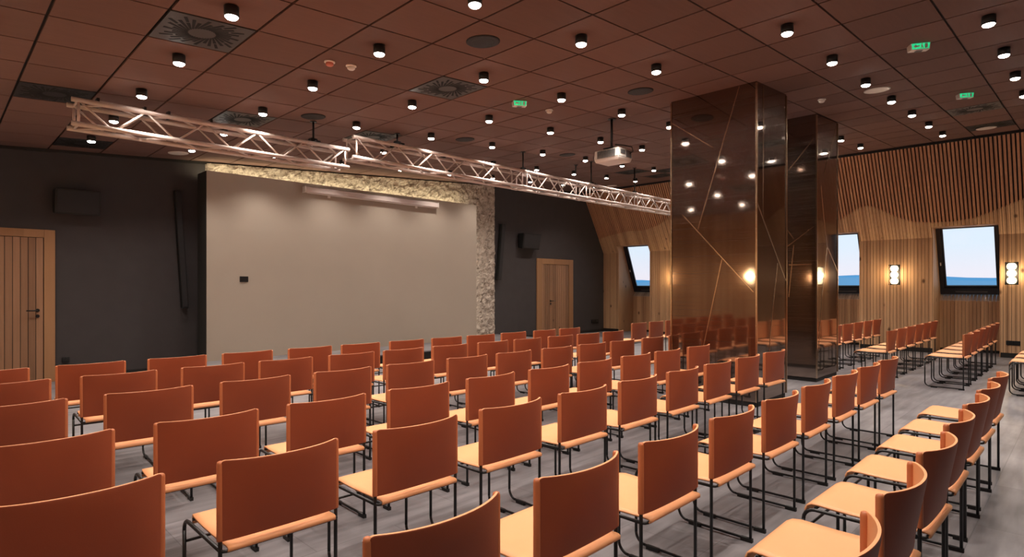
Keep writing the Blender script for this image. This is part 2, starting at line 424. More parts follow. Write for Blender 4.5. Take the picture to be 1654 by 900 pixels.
b = MB(); b.hexa([(XL,YW-.03,zc(XL)-.045),(XT,YW-.03,zc(XT)-.045),(XT,YW,zc(XT)-.045),(XL,YW,zc(XL)-.045),(XL,YW-.03,zc(XL)-.002),(XT,YW-.03,zc(XT)-.002),(XT,YW,zc(XT)-.002),(XL,YW,zc(XL)-.002)]); struct(b.build('shadow_gap_strip', M['plinth']))  # dark strip painting the shade of the gap between stage wall and ceiling
# windows: dark sashes leaning with the roof
def window(idx, a, c):
    zb, zt = 1.29, 2.78; xb, xt = NX+.13, 15.78
    dx, dz = xt-xb, zt-zb; L_ = math.hypot(dx, dz); ux, uz = dx/L_, dz/L_     # up along the glass
    nx_, nz_ = -uz, ux                                                            # towards the room
    def P(y, s_, d): return (xb+ux*s_+nx_*d, y, zb+uz*s_+nz_*d)
    def bar(bb, y0, y1, s0, s1, d0, d1):
        bb.hexa([P(y0,s0,d0),P(y1,s0,d0),P(y1,s0,d1),P(y0,s0,d1),P(y0,s1,d0),P(y1,s1,d0),P(y1,s1,d1),P(y0,s1,d1)])
    f = MB(); y0, y1 = a+.012, c-.012
    bar(f, y0, y1, 0, .16, -.05, .05); bar(f, y0, y1, L_-.06, L_+.05, -.05, .05)
    bar(f, y0, y0+.085, .16, L_-.06, -.05, .05); bar(f, y1-.085, y1, .16, L_-.06, -.05, .05)
    bar(f, y0+.085, y0+.12, .16, L_-.06, -.03, .02); bar(f, y1-.12, y1-.085, .16, L_-.06, -.03, .02); bar(f, y0+.12, y1-.12, .16, .20, -.03, .02)
    w_ = struct(f.build('window_%d' % idx, M['frame_dark'], bevel=.004))
    g_ = MB(); bar(g_, y0+.11, y1-.11, .18, L_-.05, -.004, .004); g_.build('pane', M['glass'], w_)
    h = MB(); bar(h, y1-.055, y1-.035, L_*.44, L_*.44+.07, .05, .07); hh = h.build('handle', M['white_plastic'], w_); hh['label'] = 'small pale handle'
    h = MB(); bar(h, (y0+y1)/2-.28, (y0+y1)/2+.28, .06, .085, .05, .062); h.build('vent_bar', M['grey_grille'], w_)
for i, (a, c) in enumerate(reversed(WINS)): window(i+1, a, c)

# doors
def door(idx, x0, x1, fr, ztop, zleaf, hx, hdir, hz):
    b = MB(); yf = YW-.035
    b.box((x0, yf, 0), (x0+fr, YW+.03, ztop)); b.box((x1-fr, yf, 0), (x1, YW+.03, ztop)); b.box((x0+fr, yf, zleaf), (x1-fr, YW+.03, ztop))
    d = struct(b.build('door_%d' % idx, M['oak_frame'], bevel=.004))
    b = MB(); x = x0+fr+.006; pw = .088; n_ = max(1, round((x1-x0-2*fr-.012)/pw)); pw = (x1-x0-2*fr-.012)/n_
    for i in range(n_):
        b.box((x+pw*i+.004, yf+.012, .01), (x+pw*(i+1)-.004, YW+.02, zleaf-.006))
    b.box((x, yf+.022, .01), (x1-fr-.006, YW+.02, zleaf-.006), 1)
    b.build('door_leaf', [M['oak_x'], M['plinth']], d)
    b = MB(); b.tube([(hx, yf+.014, hz), (hx, yf-.05, hz)], .011, 10); b.tube([(hx, yf-.05, hz), (hx+hdir*.135, yf-.05, hz)], .010, 10)
    b.tube([(hx, yf+.014, hz), (hx, yf+.004, hz)], .027, 16); h = b.build('door_handle', M['black_metal'], d); h['label'] = 'black lever handle'
    b = MB(); b.tube([(hx, yf+.014, hz-.085), (hx, yf+.002, hz-.085)], .026, 16); b.build('lock_plate', M['black_metal'], d)
door(1, .20, 1.37, .134, 2.31, 2.19, 1.16, -1, 1.09)
door(2, 12.27, 13.90, .20, 2.26, 2.10, 12.86, 1, 1.03)

# ------------------------------------------------------------------ stage, backdrop, stone
t_ = thing('stage_platform', (6.8, 9.9, 0), 'low grey stage platform with black front under the beige backdrop', 'stage')
b = MB(); b.box((-3.9, -.53, .0), (3.9, 1.33, .155)); b.build('base', M['black'], t_)
b = MB(); b.box((-3.92, -.55, .155), (3.92, 1.34, .18)); q = b.build('deck', M['floor'], t_, bevel=.003); q['label'] = 'grey deck'

PX0, PX1, PY0, PY1 = 3.325, 9.41, 10.60, 11.07
t_ = thing('stage_backdrop', (PX0, PY0, .181), 'large plain beige backdrop standing on the stage before rough stone', 'backdrop')
zl, zr = 3.415-.18, 3.425-.18
b = MB(); W_ = PX1-PX0; D_ = PY1-PY0
b.hexa([(0,.02,0),(W_,.02,0),(W_,D_,0),(0,D_,0),(0,.02,zl),(W_,.02,zr),(W_,D_,zr),(0,D_,zl)])
q = b.build('body', M['panel_side'], t_); q['label'] = 'dark side returns'
b = MB(); b.hexa([(0,0,0),(W_,0,0),(W_,.02,0),(0,.02,0),(0,0,zl),(W_,0,zr),(W_,.02,zr),(0,.02,zl)]); q = b.build('face', M['canvas'], t_); q['label'] = 'smooth beige face'
b = MB(); b.hexa([(.1,D_-.12,zl+.0),(W_-.1,D_-.12,zr),(W_-.1,D_-.08,zr),(.1,D_-.08,zl),(.1,D_-.12,zl+.012),(W_-.1,D_-.12,zr+.012),(W_-.1,D_-.08,zr+.012),(.1,D_-.08,zl+.012)])
b.build('led_strip', M['led'], t_)
# the strip's light: washes the stone above the backdrop and beside it
n_cv = 6
for i in range(n_cv):
    ld = bpy.data.lights.new('cove_light', 'AREA'); ld.shape = 'RECTANGLE'; ld.size = W_/n_cv; ld.size_y = .03
    ld.energy = COVE_W/n_cv; ld.color = (1.0, .86, .55)
    lo = bpy.data.objects.new('cove_light', ld); COL.objects.link(lo); lo.parent = t_
    f = (i+.5)/n_cv; lo.location = (W_*f, D_-.02, zl+(zr-zl)*f+.015); lo.rotation_euler = (R(152), 0, 0)
ld = bpy.data.lights.new('cove_light', 'AREA'); ld.shape = 'RECTANGLE'; ld.size = .03; ld.size_y = zr-.1; ld.energy = 7; ld.color = (1.0, .88, .68)
lo = bpy.data.objects.new('cove_light', ld); COL.objects.link(lo); lo.parent = t_; lo.location = (W_+.02, D_-.10, zr/2); lo.rotation_euler = (R(90), 0, R(-35))

# rough stone slab
def stone(name, x0, x1, z0, ztopf, step, y):
    bm = bmesh.new(); nx_ = int((x1-x0)/step); nz_ = int(4.2/step); grid = []
    for i in range(nx_+1):
        x = x0+(x1-x0)*i/nx_; col = []
        for j in range(nz_+1):
            z = z0+(ztopf(x)-z0)*j/nz_
            h = noise.fractal(Vector((x*7, 0, z*7)), 1.0, 2.0, 4) * .035 + noise.noise(Vector((x*28, 3, z*28)))*.014
            edge = min(1, (x1-x)/.04, (x-x0)/.04)
            col.append(bm.verts.new((x, y - max(0, .05+h)*edge, z)))
        grid.append(col)
    for i in range(nx_):
        for j in range(nz_):
            bm.faces.new([grid[i][j], grid[i+1][j], grid[i+1][j+1], grid[i][j+1]])
    me = bpy.data.meshes.new(name); bm.to_mesh(me); bm.free(); me.materials.append(M['stone'])
    o = bpy.data.objects.new(name, me); COL.objects.link(o); return o
o = stone('stone_cladding', 3.50, 10.62, .181, lambda x: zc(x)-.03, .035, YW-.005)
tag(o, 'rough pale stone cladding around and above the beige backdrop', 'stone cladding')

t_ = thing('projection_screen', (5.02, PY0, 3.235), 'long white roller screen case fixed near the top of the backdrop', 'projection screen')
b = MB(); b.box((0, -.13, 0), (3.12, 0, .105)); b.build('case', M['screen_case'], t_, bevel=.012)
b = MB(); b.box((-.02, -.135, -.004), (0, -.002, .11)); b.box((3.12, -.135, -.004), (3.14, -.002, .11)); b.build('end_cap', M['white_plastic'], t_, bevel=.004)
for bx in (.5, 2.58):
    b = MB(); b.box((bx, -.02, -.05), (bx+.05, .004, .06)); b.build('bracket', M['white_plastic'], t_)
b = MB(); b.box((.05, -.09, -.014), (3.07, -.05, .0)); b.build('bottom_bar', M['white_plastic'], t_)

t_ = thing('wall_plate', (3.86, PY0, 1.53), 'small black socket plate on the beige backdrop', 'wall plate')
b = MB(); b.box((0, -.012, 0), (.145, 0, .10)); b.build('plate', M['black'], t_, bevel=.003)
b = MB(); b.box((.012, -.016, .015), (.066, -.012, .085)); b.box((.078, -.016, .015), (.132, -.012, .085)); b.build('insert', M['black_metal'], t_)

# speakers and sockets on the stage wall
def speaker(loc, sx2, sy2, sz2, tilt, label):
    t_ = thing('wall_speaker', loc, label, 'speaker')
    b = MB(); b.hexa([(0,-sy2*.75,0),(sx2,-sy2*.75,0),(sx2,-.02,.03),(0,-.02,.03),(0,-sy2,sz2),(sx2,-sy2,sz2),(sx2,-.02,sz2),(0,-.02,sz2)])
    b.build('cabinet', M['black'], t_, bevel=.01)
    b = MB(); b.hexa([(.03,-sy2*.75-.014,.03),(sx2-.03,-sy2*.75-.014,.03),(sx2-.03,-sy2*.75+.01,.03),(.03,-sy2*.75+.01,.03),
                      (.03,-sy2-.008,sz2-.03),(sx2-.03,-sy2-.008,sz2-.03),(sx2-.03,-sy2+.01,sz2-.03),(.03,-sy2+.01,sz2-.03)]); b.build('grille', M['round_speaker'], t_)
    b = MB(); b.box((sx2/2-.05, -.04, sz2*.3), (sx2/2+.05, 0, sz2*.7)); b.build('bracket', M['black_metal'], t_)
speaker((1.34, YW, 2.555), .57, .27, .38, 0, 'wide black wall speaker high beside the left wooden door')
speaker((11.50, YW, 2.49), .70, .25, .43, 0, 'black wall speaker above the far wooden door')
def line_speaker(p0, p1, wdt, label):
    t_ = thing('column_speaker', p1, label, 'speaker')
    a, c = Vector(p0)-Vector(p1), Vector((0,0,0))
    b = MB(); h = wdt/2
    b.hexa([(c.x-h,-.13,0),(c.x+h,-.13,0),(c.x+h,-.03,0),(c.x-h,-.03,0),(a.x-h,-.13,a.z),(a.x+h,-.13,a.z),(a.x+h,-.03,a.z),(a.x-h,-.03,a.z)])
    b.build('cabinet', M['black'], t_, bevel=.008)
    b = MB(); h *= .7
    b.hexa([(c.x-h,-.137,.03),(c.x+h,-.137,.03),(c.x+h,-.12,.03),(c.x-h,-.12,.03),(a.x-h,-.137,a.z-.03),(a.x+h,-.137,a.z-.03),(a.x+h,-.12,a.z-.03),(a.x-h,-.12,a.z-.03)])
    b.build('grille', M['round_speaker'], t_)
    b = MB(); b.box((a.x*.5-.03,-.05,a.z*.5-.05),(a.x*.5+.03,0,a.z*.5+.05)); b.build('bracket', M['black_metal'], t_)
line_speaker((3.03, YW, 3.10), (3.15, YW, 1.07), .10, 'slim tall black speaker on the dark wall left of the backdrop')
line_speaker((10.86, YW, 3.12), (10.70, YW, 1.62), .13, 'slim tall black speaker right of the stone strip')
def socket(x, z, w_, h_, label, y=YW, side=False):
    t_ = thing('wall_socket', (x, y, z), label, 'socket')
    b = MB(); b2 = MB()
    if side:
        b.box((-.012, -w_/2, 0), (0, w_/2, h_)); b2.box((-.017, -w_*.4, h_*.2), (-.012, -w_*.04, h_*.8)); b2.box((-.017, w_*.04, h_*.2), (-.012, w_*.4, h_*.8))
    else:
        b.box((-w_/2, -.03, 0), (w_/2, 0, h_)); b2.box((-w_*.4, -.036, h_*.2), (-w_*.04, -.03, h_*.8)); b2.box((w_*.04, -.036, h_*.2), (w_*.4, -.03, h_*.8))
    b.build('plate', M['black'], t_, bevel=.003); b2.build('insert', M['black_metal'], t_)
socket(1.50, .28, .09, .08, 'small black socket low on the wall right of the left door')
socket(15.02, .29, .36, .11, 'black socket strip low on the wall right of the far door')
socket(XW, .26, .22, .09, 'black socket plate low on the wooden pier at the right edge', y=1.13, side=True)

# ------------------------------------------------------------------ bronze columns
def column(x0, y0, x1, y1, label, strips_f, strips_s):
    t_ = thing('column', (x0, y0, 0), label, 'column')
    W_, D_ = x1-x0, y1-y0
    b = MB(); b.hexa([(0,0,.06),(W_,0,.06),(W_,D_,.06),(0,D_,.06),(0,0,zc(x0)),(W_,0,zc(x1)),(W_,D_,zc(x1)),(0,D_,zc(x0))])
    b.build('cladding', M['bronze'], t_)
    b = MB(); b.box((.01,.01,0),(W_-.01,D_-.01,.06)); b.build('plinth', M['plinth'], t_)
    e_ = .010
    for px_, py_ in ((0,0),(W_,0),(0,D_),(W_,D_)):
        b = MB(); zt = zc(x0+px_)
        b.box((px_-e_, py_-e_, .06), (px_+e_, py_+e_, zt-.02)); q = b.build('corner_strip', M['brass'], t_); q['label'] = 'thin brass corner strip'
    fx = lambda u: (1-(u-827)/940)/(1+(u-827)/940)          # y/x of the sight line (perspective of the photograph's measurements)
    def pt_f(u, v):
        y = x0*fx(u)*1.0; D = (x0+y)*.7071; return y-y0, CAMZ-(v-463)/940*D
    def pt_s(u, v):
        x = y0/fx(u); D = (x+y0)*.7071; return x-x0, CAMZ-(v-463)/940*D
    for (u0,v0,u1,v1) in strips_f:
        a, c = pt_f(u0,v0), pt_f(u1,v1); a = (min(max(a[0],.006),D_-.006), min(max(a[1],.07),zc(x0)-.01)); c = (min(max(c[0],.006),D_-.006), min(max(c[1],.07),zc(x0)-.01))
        b = MB(); d = Vector((0, c[0]-a[0], c[1]-a[1])).normalized(); n_ = Vector((0, -d.z, d.y))*.0055
        A, C = Vector((.002, a[0], a[1])), Vector((.002, c[0], c[1]))
        b.prism([A-n_, C-n_, C+n_, A+n_], (-.006, 0, 0)); b.build('seam_strip', M['brass'], t_)
    for (u0,v0,u1,v1) in strips_s:
        a, c = pt_s(u0,v0), pt_s(u1,v1); zt = zc(x0)-.01; a = (min(max(a[0],.006),W_-.006), min(max(a[1],.07),zt)); c = (min(max(c[0],.006),W_-.006), min(max(c[1],.07),zt))
        b = MB(); d = Vector((c[0]-a[0], 0, c[1]-a[1])).normalized(); n_ = Vector((-d.z, 0, d.x))*.0055
        A, C = Vector((a[0], .002, a[1])), Vector((c[0], .002, c[1]))
        b.prism([A-n_, C-n_, C+n_, A+n_], (0, -.006, 0)); b.build('seam_strip', M['brass'], t_)
column(6.99, 2.84, 7.94, 3.97, 'bronze mirror column nearest the chairs, in front of its twin',
       [(1196,136,1129,371),(1104,347,1219,472),(1086,199,1153,238),(1168,419,1138,560),(1138,560,1136,620)],
       [(1234.5,136,1234.5,352),(1224,325,1271,454),(1258,425,1250,498),(1250,498,1245,558),(1245,558,1240,625)])
column(9.49, 2.95, 10.50, 4.00, 'bronze mirror column standing behind the larger-looking one',
       [(1316,224,1276,275),(1274,398,1316,366),(1274,372,1284,386),(1284,396,1276,480),(1276,428,1313,427)],
       [(1353,203,1333,280),(1328,300,1337,396),(1337,396,1356,438),(1338,400,1330,476),(1330,476,1323,580)])

# ------------------------------------------------------------------ chairs
def make_chair():
    t_ = bpy.data.objects.new('chair', None); COL.objects.link(t_); t_.empty_display_size = .1
    HX, TOP, SZ, RR = .240, .785, .436, .0082
    # seat: leather sling, rolled over the front tube, wrapped under at the back
    prof = [(-.018,.434),(-.032,.439),(-.032,.449),(-.026,.4525),(-.015,.4535),(.05,.4515),(.15,.449),(.25,.4485),(.33,.451),(.385,.4535),(.420,.450),(.441,.438),(.449,.420),(.446,.402)]
    bm = bmesh.new(); nx_ = 10; rows = []
    for (y, z) in prof:
        row = []
        for i in range(nx_+1):
            s = -1+2*i/nx_; hw = .222 if y < .36 else .222 - (y-.36)**1.5*.55
            dip = -.006*(1-s*s) if 0 < y < .36 else 0
            row.append(bm.verts.new((s*hw, y, z+dip)))
        rows.append(row)
    for a, c in zip(rows, rows[1:]):
        for i in range(nx_):
            f = bm.faces.new([a[i], a[i+1], c[i+1], c[i]]); f.smooth = True
    bmesh.ops.recalc_face_normals(bm, faces=bm.faces[:])
    me = bpy.data.meshes.new('seat'); bm.to_mesh(me); bm.free(); me.materials.append(M['leather'])
    o = bpy.data.objects.new('seat', me); COL.objects.link(o); o.parent = t_
    so = o.modifiers.new('thick', 'SOLIDIFY'); so.thickness = .008; so.offset = 0
    # back: leather band curved from post to post, closed sleeves round the posts, rust outside and tan inside
    bm = bmesh.new(); n_ = 20; th = .009; zs = [.474, .477, .52, .60, .70, .765, .780, .785]
    SS = [-1,-.985,-.965,-.945,-.92]+[-.85+.1*k for k in range(18)]+[.92,.945,.965,.985,1]; n_ = len(SS)-1
    def cy(s_, z):                                                  # straight at the seat, bowed out towards the top
        g_ = .10 + .90*min(1, max(0, (z-.474)/.29))**.9
        return -(.066*(1-abs(s_)**2.2)*g_) - .006*(1-abs(s_)**8) - .006
    ring_r, ring_f = [], []
    for i in range(n_+1):
        s_ = SS[i]; x = s_*HX
        q_ = max(0, abs(x)-(HX-.016))/.016; cr_ = .012*(1-math.sqrt(max(0, 1-q_*q_)))   # rounded top corners
        zz = [z-cr_*(z-.75)/.035 if z > .75 else z for z in zs]
        ring_r.append([bm.verts.new((x, cy(s_, z) - th/2, z)) for z in zz]); ring_f.append([bm.verts.new((x, cy(s_, z) + th/2, z)) for z in zz])
    nz = len(zs)
    for i in range(n_):
        for j in range(nz-1):
            f = bm.faces.new([ring_r[i][j], ring_r[i+1][j], ring_r[i+1][j+1], ring_r[i][j+1]]); f.smooth = True; f.material_index = 1
            f = bm.faces.new([ring_f[i][j+1], ring_f[i+1][j+1], ring_f[i+1][j], ring_f[i][j]]); f.smooth = True
        bm.faces.new([ring_r[i][nz-1], ring_r[i+1][nz-1], ring_f[i+1][nz-1], ring_f[i][nz-1]])
        bm.faces.new([ring_r[i+1][0], ring_r[i][0], ring_f[i][0], ring_f[i+1][0]])
    mb = MB(); mb.bm.free(); mb.bm = bm
    for s in (-1, 1):
        mb.lathe([(.0125, .474), (.0130, .480), (.0130, .768), (.0110, .777), (.006, .780)], (s*HX, 0, 0), 14, mi=2)
    bmesh.ops.recalc_face_normals(bm, faces=bm.faces[:])
    me = bpy.data.meshes.new('backrest'); bm.to_mesh(me); bm.free()
    me.materials.append(M['leather']); me.materials.append(M['leather_back']); me.materials.append(M['leather_back_lit'])
    o = bpy.data.objects.new('backrest', me); COL.objects.link(o); o.parent = t_
    for s in (-1, 1):
        x = s*HX
        b = MB(); b.tube([(x, 0, .012), (x, 0, .755)], RR); b.build('leg', M['black_metal'], t_)
        b = MB(); b.tube([(x, .445, .075), (x, .445, SZ-.05)], RR); b.build('leg', M['black_metal'], t_)
        b = MB(); b.tube([(x, .0, SZ), (x, .39, SZ)] + arc((.395, SZ-.05), .05, 90, 0, 5, x=x), RR); b.build('seat_rail', M['black_metal'], t_)
        b = MB(); b.tube([(x, .0, .016), (x, .385, .016)] + arc((.385, .076), .06, -90, 0, 6, x=x), RR*.95); q = b.build('runner', M['black_metal'], t_)
        b = MB(); b.box((x-.010, -.012, 0), (x+.010, .055, .022)); b.build('glide', M['glide'], q)
        b = MB(); b.box((x-.010, .30, 0), (x+.010, .375, .022)); b.build('glide', M['glide'], q)
    b = MB(); b.tube([(-HX, .0, SZ), (-HX+.006, -.016, SZ), (-HX+.02, -.022, SZ), (HX-.02, -.022, SZ), (HX-.006, -.016, SZ), (HX, 0, SZ)], .007); b.build('rear_rail', M['black_metal'], t_)
    b = MB(); b.tube([(-HX, .445, .335), (HX, .445, .335)], .0065); b.build('stretcher', M['black_metal'], t_)
    b = MB(); b.tube([(-HX+.02, .40, SZ+.002), (HX-.02, .40, SZ+.002)], .007); b.build('front_rail', M['black_metal'], t_)
    return t_

proto = make_chair(); used = [False]
ROWY = {1: [(0.3, 6.22), (5.2, 6.02), (10.5, 5.90)], 2: [(0.3, 5.36), (7, 5.09)], 3: [(0.3, 4.36), (7, 4.11)], 4: [(0.3, 3.26), (6, 3.17)], 5: [(0, 2.37), (6, 2.35)], 6: [(0, 1.375), (6, 1.365)], 7: [(1, .47), (5.5, .53)]}
def rowy(r_, x):
    P = ROWY[r_]
    for (a, ya), (c, yb) in zip(P, P[1:]):
        if x <= c or (c, yb) == P[-1]: return ya + (yb-ya)*(x-a)/(c-a)
ROWX = {1: [.09,.76,1.43,2.07,2.73,3.34,3.97,4.59,5.17,5.80,6.47,7.06],
        2: [.13,.80,1.47,2.09,2.75,3.35,3.97,4.62,5.21,5.83,6.42,7.00],
        3: [.09,.77,1.44,2.12,2.76,3.40,4.01,4.66,5.27,5.86,6.52,7.16],
        4: [.12,.78,1.44,2.10,2.76,3.41,4.03,4.68,5.27,5.93],
        5: [.10,.78,1.46,2.12,2.78,3.43,4.08,4.70,5.32,5.96],
        6: [.16,.82,1.49,2.15,2.80,3.46,4.12,4.77,5.42,6.07],
        7: [1.48,2.16,2.82,3.49,4.15,4.79,5.47]}
ROWNAME = {1: 'row nearest the stage', 2: 'second row from the stage', 3: 'third row from the stage', 4: 'fourth row from the stage',
           5: 'third row from the photographer', 6: 'second row from the photographer', 7: 'row nearest the photographer'}
def place(x, y, rz, label, group):
    o = proto if not used[0] else copy_tree(proto)
    used[0] = True
    o.location = (x, y, 0); o.rotation_euler = (0, 0, rz); tag(o, label, 'chair', group)
rng = random.Random(3)
for r_, xs in ROWX.items():
    for i, x in enumerate(xs):
        rz = R(rng.uniform(-1.2, .6)) if r_ > 3 else R(-1.5 + rng.uniform(-.8, .8))
        c_ = math.cos(rz); s_ = math.sin(rz)
        place(x + .25*c_, rowy(r_, x) + .25*s_ + .0, rz, 'orange leather chair, %s from the left in the %s' % (ORD[i], ROWNAME[r_]), 'orange leather chairs in the main block')
GX = [10.18 + .66*k for k in range(6)]
GR = [('G1', [9.02, 9.62, 10.22, 10.85], 5.93, 'farthest window-side row'),
      ('G4', [10.10+.66*k for k in range(6)], 3.12, 'window-side row beside the rear column'),
      ('G5', GX, 2.19, 'middle window-side row'),
      ('G6', GX, 1.27, 'window-side row under the rightmost window'),
      ('G7', GX[:3], .34, 'window-side row cut by the right edge')]
for nm, xs, y, ph in GR:
    for i, x in enumerate(xs):
        place(x+.25, y, R(rng.uniform(-1, 1)), 'orange leather chair, %s from the aisle in the %s' % (ORD[i], ph), 'orange leather chairs across the aisle')

# ------------------------------------------------------------------ wall lamps
def make_sconce(loc, rz, label):
    t_ = thing('wall_lamp', loc, label, 'wall lamp', rz, 'three-globe wall lamps')
    b = MB(); b.box((-.012, -.10, -.22), (0, .10, .22)); b.build('back_plate', M['black_metal'], t_)
    b = MB()
    for y in (-.10, .10): b.tube([(-.115, y, -.222), (-.115, y, .222)], .005, 6)
    for z in (-.222, .222):
        b.tube([(-.115, -.10, z), (-.115, .10, z)], .005, 6)
        for y in (-.10, .10): b.tube([(0, y, z), (-.115, y, z)], .005, 6)
    b.build('frame', M['black_metal'], t_)
    for k in (-1, 0, 1):
        b = MB(); pr = []
        for i in range(9):
            a = R(-78 + 156*i/8); pr.append((.026+.052*math.cos(a), .066*math.sin(a)))
        b.lathe(pr, (-.064, 0, k*.142), 20); q = b.build('glass_shade', M['sconce_on'], t_); q['label'] = 'glowing glass globe'
    ld = bpy.data.lights.get('sconce_light') or bpy.data.lights.new('sconce_light', 'POINT')
    ld.energy = SCONCE_W; ld.color = (1.0, .72, .40); ld.shadow_soft_size = .10
    lo = bpy.data.objects.new('sconce_light', ld); COL.objects.link(lo); lo.parent = t_; lo.location = (-.16, 0, 0)
make_sconce((XW, 3.17, 1.715), 0, 'glowing three-globe wall lamp on the pier between the two right windows')
make_sconce((XW, 1.15, 1.715), 0, 'glowing three-globe wall lamp at the right edge beside the rightmost window')
make_sconce((XW, 5.86, 1.715), 0, 'glowing three-globe wall lamp on the pier hidden behind the columns')
make_sconce((XW, 8.68, 1.715), 0, 'glowing three-globe wall lamp on the pier right of the far window')
make_sconce((XL, 6.20, 1.715), math.pi, 'glowing three-globe wall lamp mirrored in the right edge of the column')
make_sconce((XL, 8.60, 1.715), math.pi, 'glowing three-globe wall lamp mirrored in the left edge of the column')

# ------------------------------------------------------------------ ceiling downlights
def make_down():
    t_ = bpy.data.objects.new('downlight', None); COL.objects.link(t_); t_.empty_display_size = .05
    b = MB(); b.lathe([(.050, -.004), (.0535, -.008), (.0535, -.082), (.047, -.083), (.046, -.074)], n=24); b.build('can', M['black_metal'], t_)
    b = MB(); b.lathe([(.0465, -.0755), (.0465, -.086), (.038, -.096), (.022, -.102), (.008, -.104)], n=24); q = b.build('lens', M['lamp_on'], t_); q['label'] = 'glowing lens'
    spot('downlight_beam', t_, (0, 0, -.125), SPOT_W, SPOT_COL)
    return t_
dproto = make_down(); dused = [False]
LX = [.33 + 1.283*k for k in range(12)]
LY = [.66, 1.945, 3.28, 4.59, 5.89, 7.20, 8.53, 9.92]
LROW = {7: 'row nearest the stage wall', 6: 'second row from the stage wall', 5: 'third row from the stage wall', 4: 'fourth row from the stage wall',
        3: 'fifth row from the stage wall', 2: 'sixth row from the stage wall', 1: 'seventh row from the stage wall', 0: 'eighth row from the stage wall'}
for j, y in enumerate(LY):
    for k, x in enumerate(LX):
        if x > 14.3: continue
        if 6.5 < x < 8.05 and 2.75 < y < 4.05: continue
        if 9.2 < x < 10.7 and 2.85 < y < 4.1: continue
        if (x < 4 and y < 1) or (x < 2.5 and y < 3) : vis = False
        else: vis = True
        o = dproto if not dused[0] else copy_tree(dproto); dused[0] = True
        o.location = (x, y, zc(x)); o.rotation_euler = (0, 0, 0)
        tag(o, 'black ceiling downlight, %s from the left in the %s' % (ORD[k], LROW[j]), 'ceiling light', 'black ceiling downlights')
for k, x in enumerate(LX[::1]):
    if x > 14.3 or x < 3: continue
    o = copy_tree(dproto); o.location = (x, -.62, zc(x)); tag(o, 'black ceiling downlight behind the photographer, %s from the left' % ORD[k], 'ceiling light', 'black ceiling downlights behind the photographer')

# ------------------------------------------------------------------ ceiling vents, speakers, detectors
def tile_c(i, j): return TX0+TXP*(i+.5), TY0+TYP*(j+.5)
def make_vent():
    t_ = bpy.data.objects.new('swirl_vent', None); COL.objects.link(t_)
    h = .318
    b = MB(); b.box((-h,-h,0),(h,h,.018)); b.build('plate', M['vent'], t_, bevel=.002)
    b = MB(); n_ = 32
    for k in range(n_):
        a = 2*math.pi*k/n_; ca, sa = math.cos(a), math.sin(a)
        # slot runs outward, turned against the radius
        rin, rout = .105, .30 if k % 2 else .235
        d = Vector((math.cos(a+.75), math.sin(a+.75), 0)); n2 = Vector((-d.y, d.x, 0))*.0105
        p0 = Vector((ca*rin, sa*rin, -.0012)); L_ = rout-rin
        p1 = p0 + d*L_
        for _ in range(6):
            if max(abs(p1.x), abs(p1.y)) > h-.02: L_ *= .9; p1 = p0 + d*L_
        b.prism([p0-n2*.7, p1-n2*1.3, p1+n2*1.3, p0+n2*.7], (0, 0, .002))
        if k % 2 == 0:
            q0 = p0 + d*(L_+.02); q1 = q0 + d*.10
            if max(abs(q1.x), abs(q1.y)) < h-.015: b.prism([q0-n2, q1-n2*1.2, q1+n2*1.2, q0+n2], (0, 0, .002))
    b.build('slots', M['slot'], t_)
    return t_
vp = make_vent(); vu = False
SHADEP = [c_ for c_ in vp.children if c_.name.startswith('plate')][0].data.copy(); SHADEP.materials[0] = M['round_speaker']  # plate copy with the shade of its orientation painted in
VLAB = {(1,-1): 'square swirl vent nearest the camera at the upper left', (5,-1): 'square swirl vent in the middle of the ceiling', (0,3): 'dark-shaded square vent left of the near truss end',
        (3,3): 'square swirl vent behind the near truss', (6,3): 'square swirl vent above the start of the far truss', (1,7): 'dark-shaded square vent by the stage wall at far left',
        (17,3): 'dark-shaded ceiling vent right of the projector', (18,2): 'dark-shaded ceiling vent beside the column top', (19,3): 'far dark-shaded ceiling vent near the slatted wall',
        (16,-7): 'square swirl vent beside the far exit sign', (19,-7): 'dark-shaded square vent close above the slatted wall at right'}
for (i, j), lab in VLAB.items():
    o = vp if not vu else copy_tree(vp); vu = True
    x, y = tile_c(i, j); o.location = (x, y, zc(x)-.002); o.rotation_euler = (0, -math.atan(.06406), 0)
    tag(o, lab, 'air vent', 'swirl vents in the ceiling')
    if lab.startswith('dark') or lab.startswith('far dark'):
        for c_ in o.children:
            if c_.name.startswith('plate'): c_.data = SHADEP
def disc(name, x, y, rad, th, m1, m2, label, cat, group=None):
    t_ = thing(name, (x, y, zc(x)), label, cat, 0, group); t_.rotation_euler = (0, -math.atan(.06406), 0)
    b = MB(); b.lathe([(rad, .002), (rad, -th*.6), (rad-.012, -th), (rad-.016, -th)], n=32); b.build('ring', m1, t_)
    b = MB(); b.lathe([(rad-.015, .0), (rad-.017, -th*.9), (rad*.6, -th*1.05)], n=32); b.build('grille', m2, t_)
for (i, j), lab in {(4,-3): 'dark round ceiling speaker at top centre', (4,2): 'dark round ceiling speaker above the near truss rod', (8,2): 'dark round ceiling speaker left of the projector',
                    (8,-3): 'dark round ceiling speaker left of the near column', (12,2): 'dark round ceiling speaker behind the projector'}.items():
    x, y = tile_c(i, j); disc('ceiling_speaker', x, y, .155, .012, M['round_speaker'], M['round_speaker'], lab, 'ceiling speaker', 'dark round ceiling speakers')
for (x, y), lab in {(8.75, 1.99): 'pale round ceiling disc right of the columns', (2.9, 10.63): 'pale round ceiling disc by the stage wall', (13.56, 1.36): 'pale round ceiling disc near the slatted wall',
                    (13.86, 9.77): 'pale round ceiling disc at the far corner'}.items():
    disc('ceiling_disc', x, y, .15, .012, M['white_plastic'], M['white_plastic'], lab, 'ceiling fitting', 'pale round ceiling fittings')
